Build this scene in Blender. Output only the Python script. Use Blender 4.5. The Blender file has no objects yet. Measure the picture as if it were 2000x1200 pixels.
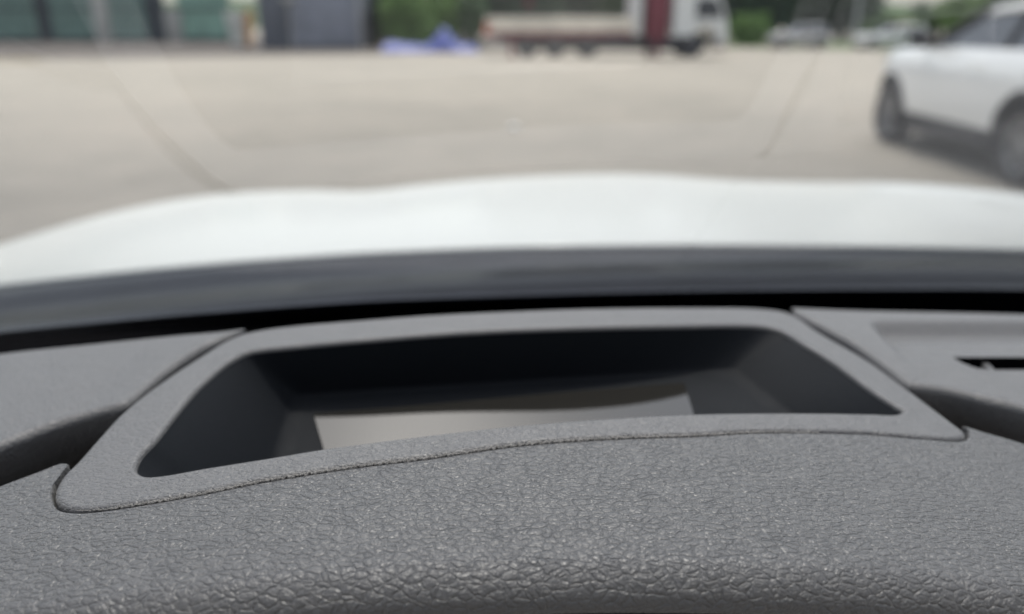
import bpy, bmesh, math, random
import numpy as np
from mathutils import Vector, noise
R = math.radians
random.seed(7)
rng = np.random.default_rng(7)
S = bpy.context.scene
COL = S.collection

# ------------------------------------------------------------------ camera, sky, sun, exposure
H = 1.40                      # eye height
PITCH = R(20.1)
F = 1500.0                    # focal length in pixels of a 2000 px wide frame
YAW = R(7.0)                  # own car points 7 deg to the left of the view
cam = bpy.data.objects.new('camera', bpy.data.cameras.new('camera'))
COL.objects.link(cam)
cam.location = (0, 0, H)
cam.rotation_euler = (R(90) - PITCH, 0, 0)
cam.data.sensor_width = 36
cam.data.lens = 36 * F / 2000
cam.data.clip_start = 0.01
cam.data.clip_end = 6000
cam.data.dof.use_dof = True
cam.data.dof.focus_distance = 0.25
cam.data.dof.aperture_fstop = 5.0
S.camera = cam

SUN_EL, SUN_AZ = R(70), R(6)     # azimuth measured from +Y towards +X
w = bpy.data.worlds.new('World'); S.world = w; w.use_nodes = True
nt = w.node_tree
sky = nt.nodes.new('ShaderNodeTexSky'); sky.sky_type = 'NISHITA'; sky.sun_disc = False
sky.sun_elevation = SUN_EL; sky.sun_rotation = SUN_AZ
sky.air_density = 1.0; sky.dust_density = 3.0; sky.ozone_density = 1.0
bg = nt.nodes['Background']; bg.inputs['Strength'].default_value = 0.15
hs = nt.nodes.new('ShaderNodeHueSaturation'); hs.inputs['Saturation'].default_value = .45      # thin high cloud
nt.links.new(sky.outputs[0], hs.inputs['Color']); nt.links.new(hs.outputs[0], bg.inputs[0])
sun = bpy.data.objects.new('sun', bpy.data.lights.new('sun', 'SUN')); COL.objects.link(sun)
sun.data.energy = 1.25; sun.data.angle = R(2.5); sun.data.color = (1.0, .95, .885)
sd = Vector((math.sin(SUN_AZ) * math.cos(SUN_EL), math.cos(SUN_AZ) * math.cos(SUN_EL), math.sin(SUN_EL)))
sun.rotation_euler = sd.to_track_quat('Z', 'Y').to_euler()
S.view_settings.view_transform = 'Standard'; S.view_settings.look = 'None'
S.view_settings.exposure = 0.88; S.view_settings.gamma = 1
S.render.engine = 'CYCLES'
S.cycles.max_bounces = 8; S.cycles.transparent_max_bounces = 12
S.cycles.caustics_reflective = False; S.cycles.caustics_refractive = False

# ------------------------------------------------------------------ pixel / space helpers
sp, cp = math.sin(PITCH), math.cos(PITCH)
def ray(x, y):
    a = (x - 1000) / F; b = (600 - y) / F
    return np.array([a, b * sp + cp, b * cp - sp])
cy_, sy_ = math.cos(YAW), math.sin(YAW)
def to_uv(X, Y): return X * cy_ + Y * sy_, -X * sy_ + Y * cy_
def to_xy(u, v): return u * cy_ - v * sy_, u * sy_ + v * cy_
def hit(x, y, Z, lo=.05, hi=4.0):
    """point (camera relative) where the sight line meets the surface z = Z(u, v)"""
    d = ray(x, y)
    f = lambda t: d[2] * t - Z(*to_uv(d[0] * t, d[1] * t))
    ts = np.linspace(lo, hi, 400); prev = f(ts[0])
    for i in range(1, 400):
        cur = f(ts[i])
        if (prev > 0) != (cur > 0):
            a, b = ts[i - 1], ts[i]
            for _ in range(40):
                m = (a + b) / 2
                if (f(m) > 0) == (prev > 0): a = m
                else: b = m
            return d * a
        prev = cur
    return d * hi
def ground(x, y):
    d = ray(x, y); t = -H / d[2]; return d[0] * t, d[1] * t
def at_depth(x, Y):
    """lateral position on the horizon plane at forward distance Y"""
    return (x - 1000) / F * Y * cp
def project(P):
    X, Y, Z = P
    dep = Y * cp - Z * sp; up = Y * sp + Z * cp
    return 1000 + F * X / dep, 600 - F * up / dep
def sm(a, b, x):
    t = np.clip((x - a) / (b - a), 0, 1); return t * t * (3 - 2 * t)

def catmull(pts, closed=False, dens=24):
    p = np.array(pts, float); n = len(p); out = []; idx = []
    segs = n if closed else n - 1
    for i in range(segs):
        if closed: p0, p1, p2, p3 = p[(i - 1) % n], p[i], p[(i + 1) % n], p[(i + 2) % n]
        else: p0, p1, p2, p3 = p[max(i - 1, 0)], p[i], p[i + 1], p[min(i + 2, n - 1)]
        d1 = np.linalg.norm(p2 - p1) + 1e-9
        m1 = (p2 - p0) / (np.linalg.norm(p2 - p1) + np.linalg.norm(p1 - p0) + 1e-9) * d1
        m2 = (p3 - p1) / (np.linalg.norm(p3 - p2) + np.linalg.norm(p2 - p1) + 1e-9) * d1
        idx.append(len(out))
        for k in range(dens):
            t = k / dens
            out.append((2*t**3-3*t*t+1)*p1 + (t**3-2*t*t+t)*m1 + (-2*t**3+3*t*t)*p2 + (t**3-t*t)*m2)
    if not closed: out.append(p[-1]); idx.append(len(out) - 1)
    return np.array(out), idx
def resample(P, n, ends=True):
    P = np.array(P, float); d = np.r_[0, np.cumsum(np.linalg.norm(np.diff(P, axis=0), axis=1))]
    s = np.linspace(0, d[-1], n) if ends else np.linspace(0, d[-1], n + 1)[:-1]
    return np.stack([np.interp(s, d, P[:, k]) for k in range(P.shape[1])], 1)

# ------------------------------------------------------------------ object helpers
def tag(o, label=None, cat=None, group=None, kind=None):
    if label: o['label'] = label
    if cat: o['category'] = cat
    if group: o['group'] = group
    if kind: o['kind'] = kind
    return o
def empty(name, loc, rz=0, **k):
    o = bpy.data.objects.new(name, None); COL.objects.link(o); o.empty_display_size = .2
    o.location = loc; o.rotation_euler = (0, 0, rz); tag(o, **k); return o
def mesh(name, V, Fc, mat, parent=None, smooth=True, off=(0, 0, 0), mats=None, midx=None):
    V = np.array(V, float) - np.array(off)
    me = bpy.data.meshes.new(name); me.from_pydata(V.tolist(), [], Fc); me.update()
    o = bpy.data.objects.new(name, me); COL.objects.link(o)
    for m in (mats or [mat]): me.materials.append(m)
    if midx is not None: me.polygons.foreach_set('material_index', midx)
    if smooth: me.polygons.foreach_set('use_smooth', [True] * len(me.polygons))
    if parent is not None: o.parent = parent
    return o
def grid_faces(nr, nc, closed=False, keep=None, base=0):
    fs = []
    for i in range(nr - 1):
        for j in range(nc if closed else nc - 1):
            if keep is not None and not keep[i, j]: continue
            k = (j + 1) % nc
            fs.append((base + i*nc+j, base + i*nc+k, base + (i+1)*nc+k, base + (i+1)*nc+j))
    return fs
class MB:
    """collects shapes into one mesh"""
    def __init__(s): s.V = []; s.F = []; s.M = []
    def add(s, V, Fc, m=0):
        b = len(s.V); s.V += [tuple(map(float, v)) for v in V]; s.F += [tuple(b + i for i in f) for f in Fc]; s.M += [m] * len(Fc)
    def box(s, x0, x1, y0, y1, z0, z1, bev=0.0, m=0):
        bm = bmesh.new(); bmesh.ops.create_cube(bm, size=1)
        for v in bm.verts: v.co = Vector(((x0+x1)/2 + v.co.x*(x1-x0), (y0+y1)/2 + v.co.y*(y1-y0), (z0+z1)/2 + v.co.z*(z1-z0)))
        if bev: bmesh.ops.bevel(bm, geom=bm.edges[:], offset=bev, segments=3, profile=.5, affect='EDGES')
        bm.verts.index_update()
        s.add([v.co for v in bm.verts], [[v.index for v in f.verts] for f in bm.faces], m); bm.free()
    def tube(s, pts, r, n=10, m=0):
        pts = [Vector(p) for p in pts]; rs = r if hasattr(r, '__len__') else [r] * len(pts); V = []
        for i, p in enumerate(pts):
            d = (pts[min(i+1, len(pts)-1)] - pts[max(i-1, 0)]).normalized()
            a = d.orthogonal().normalized(); b = d.cross(a)
            if i == 0: a0 = a
            else:
                a = (a0 - d * a0.dot(d)).normalized(); b = d.cross(a); a0 = a
            for k in range(n):
                t = 2 * math.pi * k / n; V.append(p + (a * math.cos(t) + b * math.sin(t)) * rs[i])
        Fc = grid_faces(len(pts), n, True); Fc.append(tuple(range(n))[::-1]); Fc.append(tuple((len(pts)-1)*n + k for k in range(n)))
        s.add(V, Fc, m)
    def lathe(s, prof, axis='y', c=(0, 0, 0), n=40, m=0):
        V = []
        for r, h in prof:
            for k in range(n):
                t = 2 * math.pi * k / n
                V.append((c[0] + r*math.cos(t), c[1] + h, c[2] + r*math.sin(t)) if axis == 'y' else (c[0] + r*math.cos(t), c[1] + r*math.sin(t), c[2] + h))
        s.add(V, grid_faces(len(prof), n, True), m)
    def build(s, name, mat, parent=None, smooth=True, off=(0, 0, 0), mats=None):
        o = mesh(name, s.V, s.F, mat, parent, smooth, off, mats, s.M if mats else None)
        if smooth:
            try: o.data.shade_auto_smooth = True
            except Exception: pass
            bm = bmesh.new(); bm.from_mesh(o.data)
            for e in bm.edges:
                if len(e.link_faces) == 2 and e.calc_face_angle(0) > R(38): e.smooth = False
            bm.to_mesh(o.data); bm.free()
        return o

# ------------------------------------------------------------------ materials
def M(name, col, rough=.5, metal=0, spec=.5, coat=0, coat_rough=.05):
    m = bpy.data.materials.new(name); m.use_nodes = True
    b = m.node_tree.nodes['Principled BSDF']
    b.inputs['Base Color'].default_value = (*col, 1); b.inputs['Roughness'].default_value = rough
    b.inputs['Metallic'].default_value = metal; b.inputs['Specular IOR Level'].default_value = spec
    b.inputs['Coat Weight'].default_value = coat; b.inputs['Coat Roughness'].default_value = coat_rough
    return m
class N:
    def __init__(s, m): s.t = m.node_tree; s.b = s.t.nodes['Principled BSDF']
    def n(s, typ, **k):
        x = s.t.nodes.new(typ)
        for a, v in k.items():
            if hasattr(x, a) and a not in x.inputs: setattr(x, a, v)
        for a, v in k.items():
            if a in x.inputs and not (hasattr(x, a)): x.inputs[a].default_value = v
        return x
    def l(s, a, b): s.t.links.new(a, b)
    def math(s, op, a, b=None, clamp=False):
        x = s.t.nodes.new('ShaderNodeMath'); x.operation = op; x.use_clamp = clamp
        for i, q in enumerate((a, b)):
            if q is None: continue
            if isinstance(q, (int, float)): x.inputs[i].default_value = q
            else: s.l(q, x.inputs[i])
        return x.outputs[0]
    def noise(s, vec, scale, detail=3, rough=.5):
        x = s.t.nodes.new('ShaderNodeTexNoise'); x.inputs['Scale'].default_value = scale
        x.inputs['Detail'].default_value = detail; x.inputs['Roughness'].default_value = rough
        s.l(vec, x.inputs['Vector']); return x
    def ramp(s, fac, stops):
        x = s.t.nodes.new('ShaderNodeValToRGB'); e = x.color_ramp.elements
        while len(e) < len(stops): e.new(.5)
        for i, (p, c) in enumerate(stops): e[i].position = p; e[i].color = (*c, 1) if len(c) == 3 else c
        s.l(fac, x.inputs[0]); return x.outputs[0]
def noisy(name, c0, c1, scale=5, rough=.6, bump=0, bdist=.01, detail=4, **k):
    m = M(name, c0, rough, **k); q = N(m)
    tc = q.n('ShaderNodeTexCoord'); nz = q.noise(tc.outputs['Object'], scale, detail)
    q.l(q.ramp(nz.outputs[0], [(.3, c0), (.7, c1)]), q.b.inputs['Base Color'])
    if bump:
        b = q.n('ShaderNodeBump'); b.inputs['Strength'].default_value = bump; b.inputs['Distance'].default_value = bdist
        q.l(nz.outputs[0], b.inputs['Height']); q.l(b.outputs[0], q.b.inputs['Normal'])
    return m

def leather(name, col, rough=.42, cell=2.9, depth=.00042, strength=1.0, spec=.5, sheen=0):
    """moulded leather grain: two sizes of creased cells and a fine pore noise"""
    m = M(name, col, rough, spec=spec); q = N(m)
    tc = q.n('ShaderNodeTexCoord')
    nz = q.noise(tc.outputs['Object'], 260, 2)
    mp = q.t.nodes.new('ShaderNodeVectorMath'); mp.operation = 'SCALE'; q.l(nz.outputs['Color'], mp.inputs[0]); mp.inputs['Scale'].default_value = .0024
    ad = q.t.nodes.new('ShaderNodeVectorMath'); ad.operation = 'ADD'; q.l(mp.outputs[0], ad.inputs[1])
    st = q.t.nodes.new('ShaderNodeMapping'); st.inputs['Scale'].default_value = (.82, 1.25, 1.1); st.inputs['Rotation'].default_value = (0, 0, R(-12))
    q.l(tc.outputs['Object'], st.inputs['Vector']); q.l(st.outputs[0], ad.inputs[0])
    def vor(scale):
        v = q.t.nodes.new('ShaderNodeTexVoronoi'); v.feature = 'DISTANCE_TO_EDGE'; v.inputs['Scale'].default_value = scale
        q.l(ad.outputs[0], v.inputs['Vector']); return v.outputs['Distance']
    a = q.ramp(vor(1000 / cell), [(0, (0, 0, 0)), (.07, (.42, .42, .42)), (.18, (.80, .80, .80)), (.45, (1, 1, 1))])
    b = q.ramp(vor(1000 / cell * 2.3), [(0, (0, 0, 0)), (.08, (.7, .7, .7)), (.25, (1, 1, 1))])
    md = q.ramp(q.noise(tc.outputs['Object'], 330, 3, .6).outputs[0], [(.34, (.25, .25, .25)), (.6, (1, 1, 1))])
    a = q.math('SUBTRACT', 1.0, q.math('MULTIPLY', q.math('SUBTRACT', 1.0, a), q.math('ADD', q.math('MULTIPLY', md, .75), .25)))
    fine = q.noise(tc.outputs['Object'], 2600, 3)
    big = q.noise(tc.outputs['Object'], 90, 2)
    h = q.math('ADD', q.math('MULTIPLY', a, 1.0), q.math('MULTIPLY', b, .26))
    h = q.math('MULTIPLY', h, q.math('ADD', q.math('MULTIPLY', big.outputs[0], .9), .45))
    h = q.math('ADD', h, q.math('MULTIPLY', fine.outputs[0], .10))
    bp = q.n('ShaderNodeBump'); bp.inputs['Strength'].default_value = strength; bp.inputs['Distance'].default_value = depth
    q.l(h, bp.inputs['Height']); q.l(bp.outputs[0], q.b.inputs['Normal'])
    rr = q.math('ADD', q.math('MULTIPLY', fine.outputs[0], .25), rough - .12)
    q.l(rr, q.b.inputs['Roughness'])
    q.b.inputs['Sheen Weight'].default_value = sheen; q.b.inputs['Sheen Roughness'].default_value = .35
    return m

LEATHER = leather('grained_dash_leather', (.066, .0645, .065), rough=.40, cell=3.1, depth=.0006, spec=.7, sheen=.22)
LEATHER2 = leather('grained_surround_leather', (.078, .076, .077), rough=.44, cell=2.3, depth=.0003, spec=.75, sheen=.25)
LEATHER_D = leather('grained_dark_dash_vinyl', (.035, .035, .038), rough=.5)
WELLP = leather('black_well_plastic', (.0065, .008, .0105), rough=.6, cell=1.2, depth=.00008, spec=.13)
BLACK = M('matt_black_plastic', (.008, .008, .009), .9, spec=.03)
FRIT = M('black_ceramic_band', (.014, .016, .024), .09, spec=.9)
GLOSSBLK = M('gloss_black_glass', (.019, .018, .016), .05, spec=.75)
PAINT = M('white_car_paint', (.70, .715, .68), .45, coat=.35, coat_rough=.12)
HEADL = noisy('pale_grey_headliner_cloth', (.42, .41, .39), (.48, .47, .45), 300, .9)
SEAMT = leather('frayed_leather_edge', (.18, .17, .16), rough=.5, cell=1.1, depth=.0004)

def glass_sheet(name, tint=(.93, .95, .94), dust=.008):
    m = bpy.data.materials.new(name); m.use_nodes = True; t = m.node_tree; t.nodes.clear()
    o = t.nodes.new('ShaderNodeOutputMaterial'); mx = t.nodes.new('ShaderNodeMixShader')
    tr = t.nodes.new('ShaderNodeBsdfTransparent'); tr.inputs[0].default_value = (*tint, 1)
    gl = t.nodes.new('ShaderNodeBsdfGlossy'); gl.inputs['Roughness'].default_value = .015
    fr = t.nodes.new('ShaderNodeFresnel'); fr.inputs[0].default_value = 1.5
    k2 = t.nodes.new('ShaderNodeMath'); k2.operation = 'MULTIPLY'; k2.inputs[1].default_value = 1.6; k2.use_clamp = True   # both faces of the pane
    t.links.new(fr.outputs[0], k2.inputs[0]); t.links.new(k2.outputs[0], mx.inputs[0]); t.links.new(tr.outputs[0], mx.inputs[1]); t.links.new(gl.outputs[0], mx.inputs[2])
    df = t.nodes.new('ShaderNodeBsdfDiffuse'); df.inputs[0].default_value = (.8, .8, .8, 1)
    tl = t.nodes.new('ShaderNodeBsdfTranslucent'); tl.inputs[0].default_value = (.8, .82, .85, 1)
    dm = t.nodes.new('ShaderNodeMixShader'); dm.inputs[0].default_value = .75; t.links.new(df.outputs[0], dm.inputs[1]); t.links.new(tl.outputs[0], dm.inputs[2])
    m2 = t.nodes.new('ShaderNodeMixShader'); m2.inputs[0].default_value = dust
    t.links.new(mx.outputs[0], m2.inputs[1]); t.links.new(dm.outputs[0], m2.inputs[2])
    t.links.new(m2.outputs[0], o.inputs[0]); return m
WGLASS = glass_sheet('windscreen_glass')

# ================================================================== OWN CAR
CARLOC = (0.37, -1.0, 0)
car = empty('car', CARLOC, label='white car seen from its driver seat, grey grained dashboard in front of a white bonnet', cat='car')
OFF = np.array(CARLOC) - np.array([0, 0, H])       # parts are made in camera relative metres
def part(name, V, Fc, mat, parent=car, **k):
    return mesh(name, V, Fc, mat, parent, off=OFF if parent is car else OFF, **k)
def partg(name, P, mat, parent=car, closed=False, keep=None):
    P = np.array(P); nr, nc = P.shape[:2]
    return part(name, P.reshape(-1, 3), grid_faces(nr, nc, closed, keep), mat, parent)

U0 = 0.02
def Zs(u, v): return -0.143 - 0.40 * (u - U0) ** 2
def Zp(u, v):
    a = abs(u - U0); c = .165
    z = .40 * a * a if a < c else .40 * c * c + .06 * (a - c)
    return -0.144 - z

# ---- curves in the dash surface, read as sight lines onto the dash
OUT = [(106,964),(120,932),(152,899),(196,850),(240,804),(320,742),(400,690),(440,666),(480,650),      # 0..8 left side
       (560,637),(700,625),(850,614),(1000,607),(1150,602),(1350,600),(1480,602),(1545,613),             # 9..16 far side
       (1600,648),(1699,706),(1770,757),(1830,802),(1866,829),(1882,841),(1887,848),(1878,855),          # 17..24 right
       (1840,856),(1750,849),(1667,843),(1483,841),(1350,848),(1200,853),(1017,866),(833,892),(700,908),
       (520,936),(400,960),(280,981),(200,992),(148,995),(116,986)]
OB = [0, 8, 16, 23]
INN = [(266,914),(276,888),(304,858),(340,812),(380,764),(428,720),(462,697),(492,685),
       (560,677),(700,664),(907,648),(1100,640),(1350,635),(1470,635),(1522,644),
       (1575,674),(1630,708),(1703,762),(1752,794),(1763,802),
       (1745,808),(1703,807),(1600,805),(1450,805),(1350,807),(1163,817),(943,836),(650,872),(520,893),(400,912),(320,926),(282,927)]
IB = [0, 7, 14, 19]
NSEG = 150
def ring(pts, br):
    c, idx = catmull(pts, True); P3 = np.array([hit(x, y, Zs) for x, y in c]); out = []
    for k in range(4):
        a = idx[br[k]]; b = idx[br[(k + 1) % 4]] if k < 3 else len(P3)
        seg = P3[a:b + 1] if k < 3 else np.vstack([P3[a:], P3[:1]])
        out.append(resample(seg, NSEG, ends=False))
    return np.vstack(out)
RO = ring(OUT, OB); RI = ring(INN, IB)
def normals(P, toward):
    T = np.roll(P, -1, 0) - np.roll(P, 1, 0)
    n = np.stack([-T[:, 1], T[:, 0]], 1); n /= np.linalg.norm(n, axis=1)[:, None] + 1e-12
    for _ in range(3): n = (np.roll(n, 1, 0) + n + np.roll(n, -1, 0)); n /= np.linalg.norm(n, axis=1)[:, None]
    c = P[:, :2].mean(0); s = np.sign(((c - P[:, :2]) * n).sum(1).sum()) * toward
    return n * s
nO = normals(RO, 1); nI = normals(RI, -1)
def zsurf(P): 
    u, v = to_uv(P[:, 0], P[:, 1]); return -0.143 - 0.40 * (u - U0) ** 2
rows = []
r = .0022
def shift(P, n, d, dz):
    Q = P.copy(); Q[:, :2] += n * d; Q[:, 2] = zsurf(Q) + dz; return Q
rows.append(shift(RO, nO, 0, -.012))
for k in range(7):
    f = k / 6 * math.pi / 2; rows.append(shift(RO, nO, r - r * math.cos(f), -r + r * math.sin(f)))
A = shift(RO, nO, r, 0); B = shift(RI, nI, r, 0)
for k in range(1, 12):
    t = k / 12; Q = A * (1 - t) + B * t; Q[:, 2] = zsurf(Q); rows.append(Q)
for k in range(7):
    f = (1 - k / 6) * math.pi / 2; rows.append(shift(RI, nI, r - r * math.cos(f), -r + r * math.sin(f)))

# dashboard main pad -----------------------------------------------------------
def curve(pts, Z, n):
    c, _ = catmull(pts); return resample([hit(x, y, Z) for x, y in c], n)
FARL = [(-700,800),(-300,735),(0,692),(200,671),(348,656),(430,649),(478,643)]
NEARL = [(-700,1130),(-300,985),(0,868),(100,829),(200,799),(244,787),(278,762),(320,727),(380,686),(420,666),(478,645)]
FARR = [(1545,602),(1667,607),(1850,611),(2000,615),(2300,628),(2700,650)]
NEARR = [(1548,607),(1600,634),(1671,673),(1727,713),(1766,743),(1781,750),(1855,761),(1940,781),(2000,796),(2300,872),(2700,985)]
NC = 360
def padrows(near, nrow, extra=None):
    far, nr_ = near
    rws = []
    T = np.gradient(nr_[:, :2], axis=0); n = np.stack([T[:, 1], -T[:, 0]], 1); n /= np.linalg.norm(n, axis=1)[:, None] + 1e-9
    d = far[:, :2] - nr_[:, :2]
    n *= np.sign((n * d).sum(1).sum()); 
    for _ in range(6): n[1:-1] = (n[:-2] + n[1:-1] + n[2:]) / 3
    n /= np.linalg.norm(n, axis=1)[:, None]
    rr = .004
    top = nr_.copy(); top[:, :2] += n * rr * sm(0, .012, np.linalg.norm(d, axis=1))[:, None]
    for k in range(nrow):
        t = k / (nrow - 1); Q = far * (1 - t) + top * t
        for q in Q: q[2] = Zp(*to_uv(q[0], q[1]))
        rws.append(Q)
    for k in range(1, 8):
        f = k / 7 * math.pi / 2; Q = nr_.copy(); Q[:, :2] += n * (rr - rr * math.sin(f)) * sm(0, .012, np.linalg.norm(d, axis=1))[:, None]
        for q in Q: q[2] = Zp(*to_uv(q[0], q[1])) - rr + rr * math.cos(f)
        rws.append(Q)
    base = rws[-1]
    for dz, inn in ((.010, .0015), (.019, .005), (.024, .011), (.0245, .04)):
        Q = base.copy(); Q[:, 2] -= dz; Q[:, :2] += n * inn; rws.append(Q)
    return rws
padL = padrows((curve(FARL, Zp, NC), curve(NEARL, Zp, NC)), 40)
# on the right: match the two curves so that columns stay upright
fr_ = curve(FARR, Zp, 3 * NC); nr_ = curve(NEARR, Zp, 3 * NC)
NR_ = 150
padR = padrows((resample(fr_, 900), resample(nr_, 900)), NR_)
keep = np.ones((len(padR) - 1, 899), bool)
for i, row in enumerate(padR[:NR_]):
    for q in row:
        x, y = project(q)
        e = 1681 + (y - 612) * .9                          # slanting left end of the scooped tray
        m = sm(e - 6, e + 26, x)
        dep = .0068 * (sm(624, 641, y) - .5 * sm(642, 668, y) - .5 * sm(668, 716, y)) * m
        q[2] -= dep
for i in range(NR_ - 1):
    a = padR[i]; b = padR[i + 1]
    for j in range(899):
        c = (a[j] + a[j + 1] + b[j] + b[j + 1]) / 4; x, y = project(c)
        if x > 1862:
            lo = 698; hi = 723 - 24 * (1 - min(1, (x - 1862) / 75)) ** 2
            if lo < y < hi: keep[i, j] = False
V = np.vstack(padL + padR); nl = len(padL)
Fc = grid_faces(nl, NC) + grid_faces(len(padR), 900, keep=keep, base=nl * NC)
dash = part('dashboard', V, Fc, LEATHER2)
dash['label'] = 'grey grained upper dashboard pad'
dash_off = OFF
def dpart(name, V, Fc, mat, **k): return mesh(name, V, Fc, mat, dash, off=OFF, **k)
def dgrid(name, P, mat, closed=False, keep=None):
    P = np.array(P); return dpart(name, P.reshape(-1, 3), grid_faces(P.shape[0], P.shape[1], closed, keep), mat)

dgrid('display_surround', rows, LEATHER2, closed=True)

# well of the head-up display
def Zf(u, v): return -0.1745 + (.31 - .20 * sm(-.02, .12, u)) * (v - .35)
cTL, cTR, cBR, cBL = [hit(x, y, Zf) for x, y in ((575,775),(1430,722),(1532,803),(545,880))]
def ext(a, b, L):
    d = (b - a) / np.linalg.norm((b - a)[:2]); return a + d * L
fBL = ext(cTL, cBL, .088); fBR = ext(cTR, cBR, .080)
for q in (fBL, fBR): q[2] = Zf(*to_uv(q[0], q[1]))
def lin(a, b, n): return np.array([a + (b - a) * (k / n) for k in range(n)])
# quarter order as the ring: left side (near->far), far, right (far->near), near
FL = np.vstack([lin(fBL, cTL, NSEG), lin(cTL, cTR, NSEG), lin(cTR, fBR, NSEG), lin(fBR, fBL, NSEG)])
FLs = FL.copy()
for _ in range(14): FLs = (np.roll(FLs, 1, 0) + FLs + np.roll(FLs, -1, 0)) / 3
top = rows[-1]
wr = []
for k in range(13):
    t = k / 12; Q = top * (1 - t) + FLs * t; wr.append(Q)
W = np.array(wr); nr, nc = W.shape[:2]
cen = FLs.mean(0); fl = []
for k in range(1, 16):
    Q = FLs * (1 - k / 15) + cen * (k / 15); Q[:, 2] = [Zf(*to_uv(q[0], q[1])) for q in Q]; fl.append(Q)
W = np.concatenate([W, np.array(fl)], 0); nr = W.shape[0]
Vw = W.reshape(-1, 3); Fw = grid_faces(nr, nc, True)
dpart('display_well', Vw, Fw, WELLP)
# glass cover plate lying in the well
def Zg(u, v): return Zf(u, v) + .0012
g = [hit(x, y, Zg) for x, y in ((612,808),(1336,748),(1352,800),(640,905))]
g[3] = ext(g[0], g[3], .075); g[2] = ext(g[1], g[2], .062)
for q in g: q[2] = Zg(*to_uv(q[0], q[1]))
tv = []
for j in range(9):
    for i in range(41):
        s_, t_ = i / 40, j / 8
        q = (g[0] * (1 - s_) + g[1] * s_) * (1 - t_) + (g[3] * (1 - s_) + g[2] * s_) * t_
        q[2] = Zg(*to_uv(q[0], q[1])); tv.append(q)
tv = np.array(tv); low = tv - np.array([0, 0, .001])
rim_ = [i for i in range(41)] + [j * 41 + 40 for j in range(1, 9)] + [8 * 41 + i for i in range(39, -1, -1)] + [j * 41 for j in range(7, 0, -1)]
sides = [(rim_[k], rim_[(k + 1) % len(rim_)], 369 + rim_[(k + 1) % len(rim_)], 369 + rim_[k]) for k in range(len(rim_))]
nS = 369 * 2
go = dpart('display_glass', np.vstack([tv, low, tv, low]), grid_faces(9, 41) + grid_faces(9, 41, base=369) + [tuple(nS + i for i in f) for f in sides], GLOSSBLK)

# instrument cowl in front of the display ------------------------------------
LIPV = .1730
fc = [(-900,1330),(-300,1070),(0,948),(80,918),(128,901)]
fpath = fc + [(116,925),(103,950),(101,968)] 
path_px, _ = catmull([(-900,1330),(-300,1070),(0,948),(80,918),(120,903),(134,905),(112,932),(101,962),(112,991),(148,999),(200,996),(280,984),(400,963),(520,939),(700,911),
        (833,895),(1017,869),(1200,856),(1350,851),(1483,844),(1667,846),(1750,852),(1840,859),(1880,859),(1892,850),(1889,838),(1874,829),(1912,840),(2000,866),(2300,972),(2900,1230)])
# the far boundary is sorted so that it never folds back
FP = []
for x, y in path_px:
    q = hit(x, y, Zs); u, v = to_uv(q[0], q[1]); FP.append((u, v))
FP = np.array(FP); keepi = [0]
for i in range(1, len(FP)):
    if FP[i, 0] > FP[keepi[-1], 0] + 1e-5: keepi.append(i)
FP = resample(FP[keepi], 1100)
ulip = np.linspace(FP[0, 0], FP[-1, 0], 1100)
ulip = .5 * ulip + .5 * FP[:, 0]
crow = []
def c3(u, v, dz):
    X, Y = to_xy(u, v); return np.array([X, Y, -0.143 - 0.40 * (u - U0) ** 2 + dz])
RL = .012
vl = LIPV + RL + 0 * ulip - .25 * (ulip + .02) ** 2 - .05 * ulip
def rolled(s):   # s metres behind the far edge, gives depth of the rounded border
    rr = .0018; return -rr + math.sqrt(max(0, rr * rr - (rr - s) ** 2)) if s < rr else 0
ss = [0, .0001, .0003, .0006, .001, .0014, .0018]
crow.append(np.array([c3(u, v, -.015) for u, v in FP]))
for s in ss: crow.append(np.array([c3(u, v - s, rolled(s)) for u, v in FP]))
for k in range(1, 31):
    t = k / 30
    crow.append(np.array([c3(u0 * (1 - t) + u1 * t, (v0 - .0018) * (1 - t) + v1 * t, -.10 * max(0, .03 - ((v0 - .0018) * (1 - t) + v1 * t - v1)) ** 2 * 8) for (u0, v0), u1, v1 in zip(FP, ulip, vl)]))
z_end = -.10 * .03 ** 2 * 8
for k in range(1, 15):
    f = k / 14 * R(100)
    crow.append(np.array([c3(u, v - RL * math.sin(f), z_end - .85 * (RL - RL * math.cos(f))) for u, v in zip(ulip, vl)]))
zz = z_end - .85 * (RL - RL * math.cos(R(100)))
for dv, dz in ((.004, -.003), (.012, -.005), (.05, -.006)):
    crow.append(np.array([c3(u, v - RL + dv, zz + dz) for u, v in zip(ulip, vl)]))
dgrid('instrument_cowl', crow, LEATHER)

# wrinkled leather edge along the near seam
sp_px, _ = catmull([(150,997),(200,995),(280,984),(400,963.5),(520,939),(700,911),(833,895),(1017,869),(1200,856),(1350,851),(1483,844),(1600,845)])
SP = resample([hit(x, y, Zs) for x, y in sp_px], 1300)
V = []; nn = 8
for i, q in enumerate(SP):
    s = i / 1299
    amp = .0009 * (sm(0, .10, s) * (1 - sm(.72, 1, s)) * .85 + .15)
    a = noise.noise(Vector((i * .11, 3, 0))) ; b = noise.noise(Vector((i * .37, 9, 0)))
    rad = .00035 * (.3 + .7 * sm(0, .08, s)) + amp * .75 * max(.0, .62 + .9 * a + .9 * b)
    wob = amp * 1.6 * noise.noise(Vector((i * .19, 20, 0)))
    for k in range(nn):
        t = 2 * math.pi * k / nn
        rr = max(rad, .00006) * (1 + .35 * noise.noise(Vector((i * .5, k * 2.1, 5))))
        V.append((q[0], q[1] + math.cos(t) * rr + wob, q[2] - .0002 + math.sin(t) * rr * .9))
dpart('seam', V, grid_faces(1300, nn, True), SEAMT)

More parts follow.
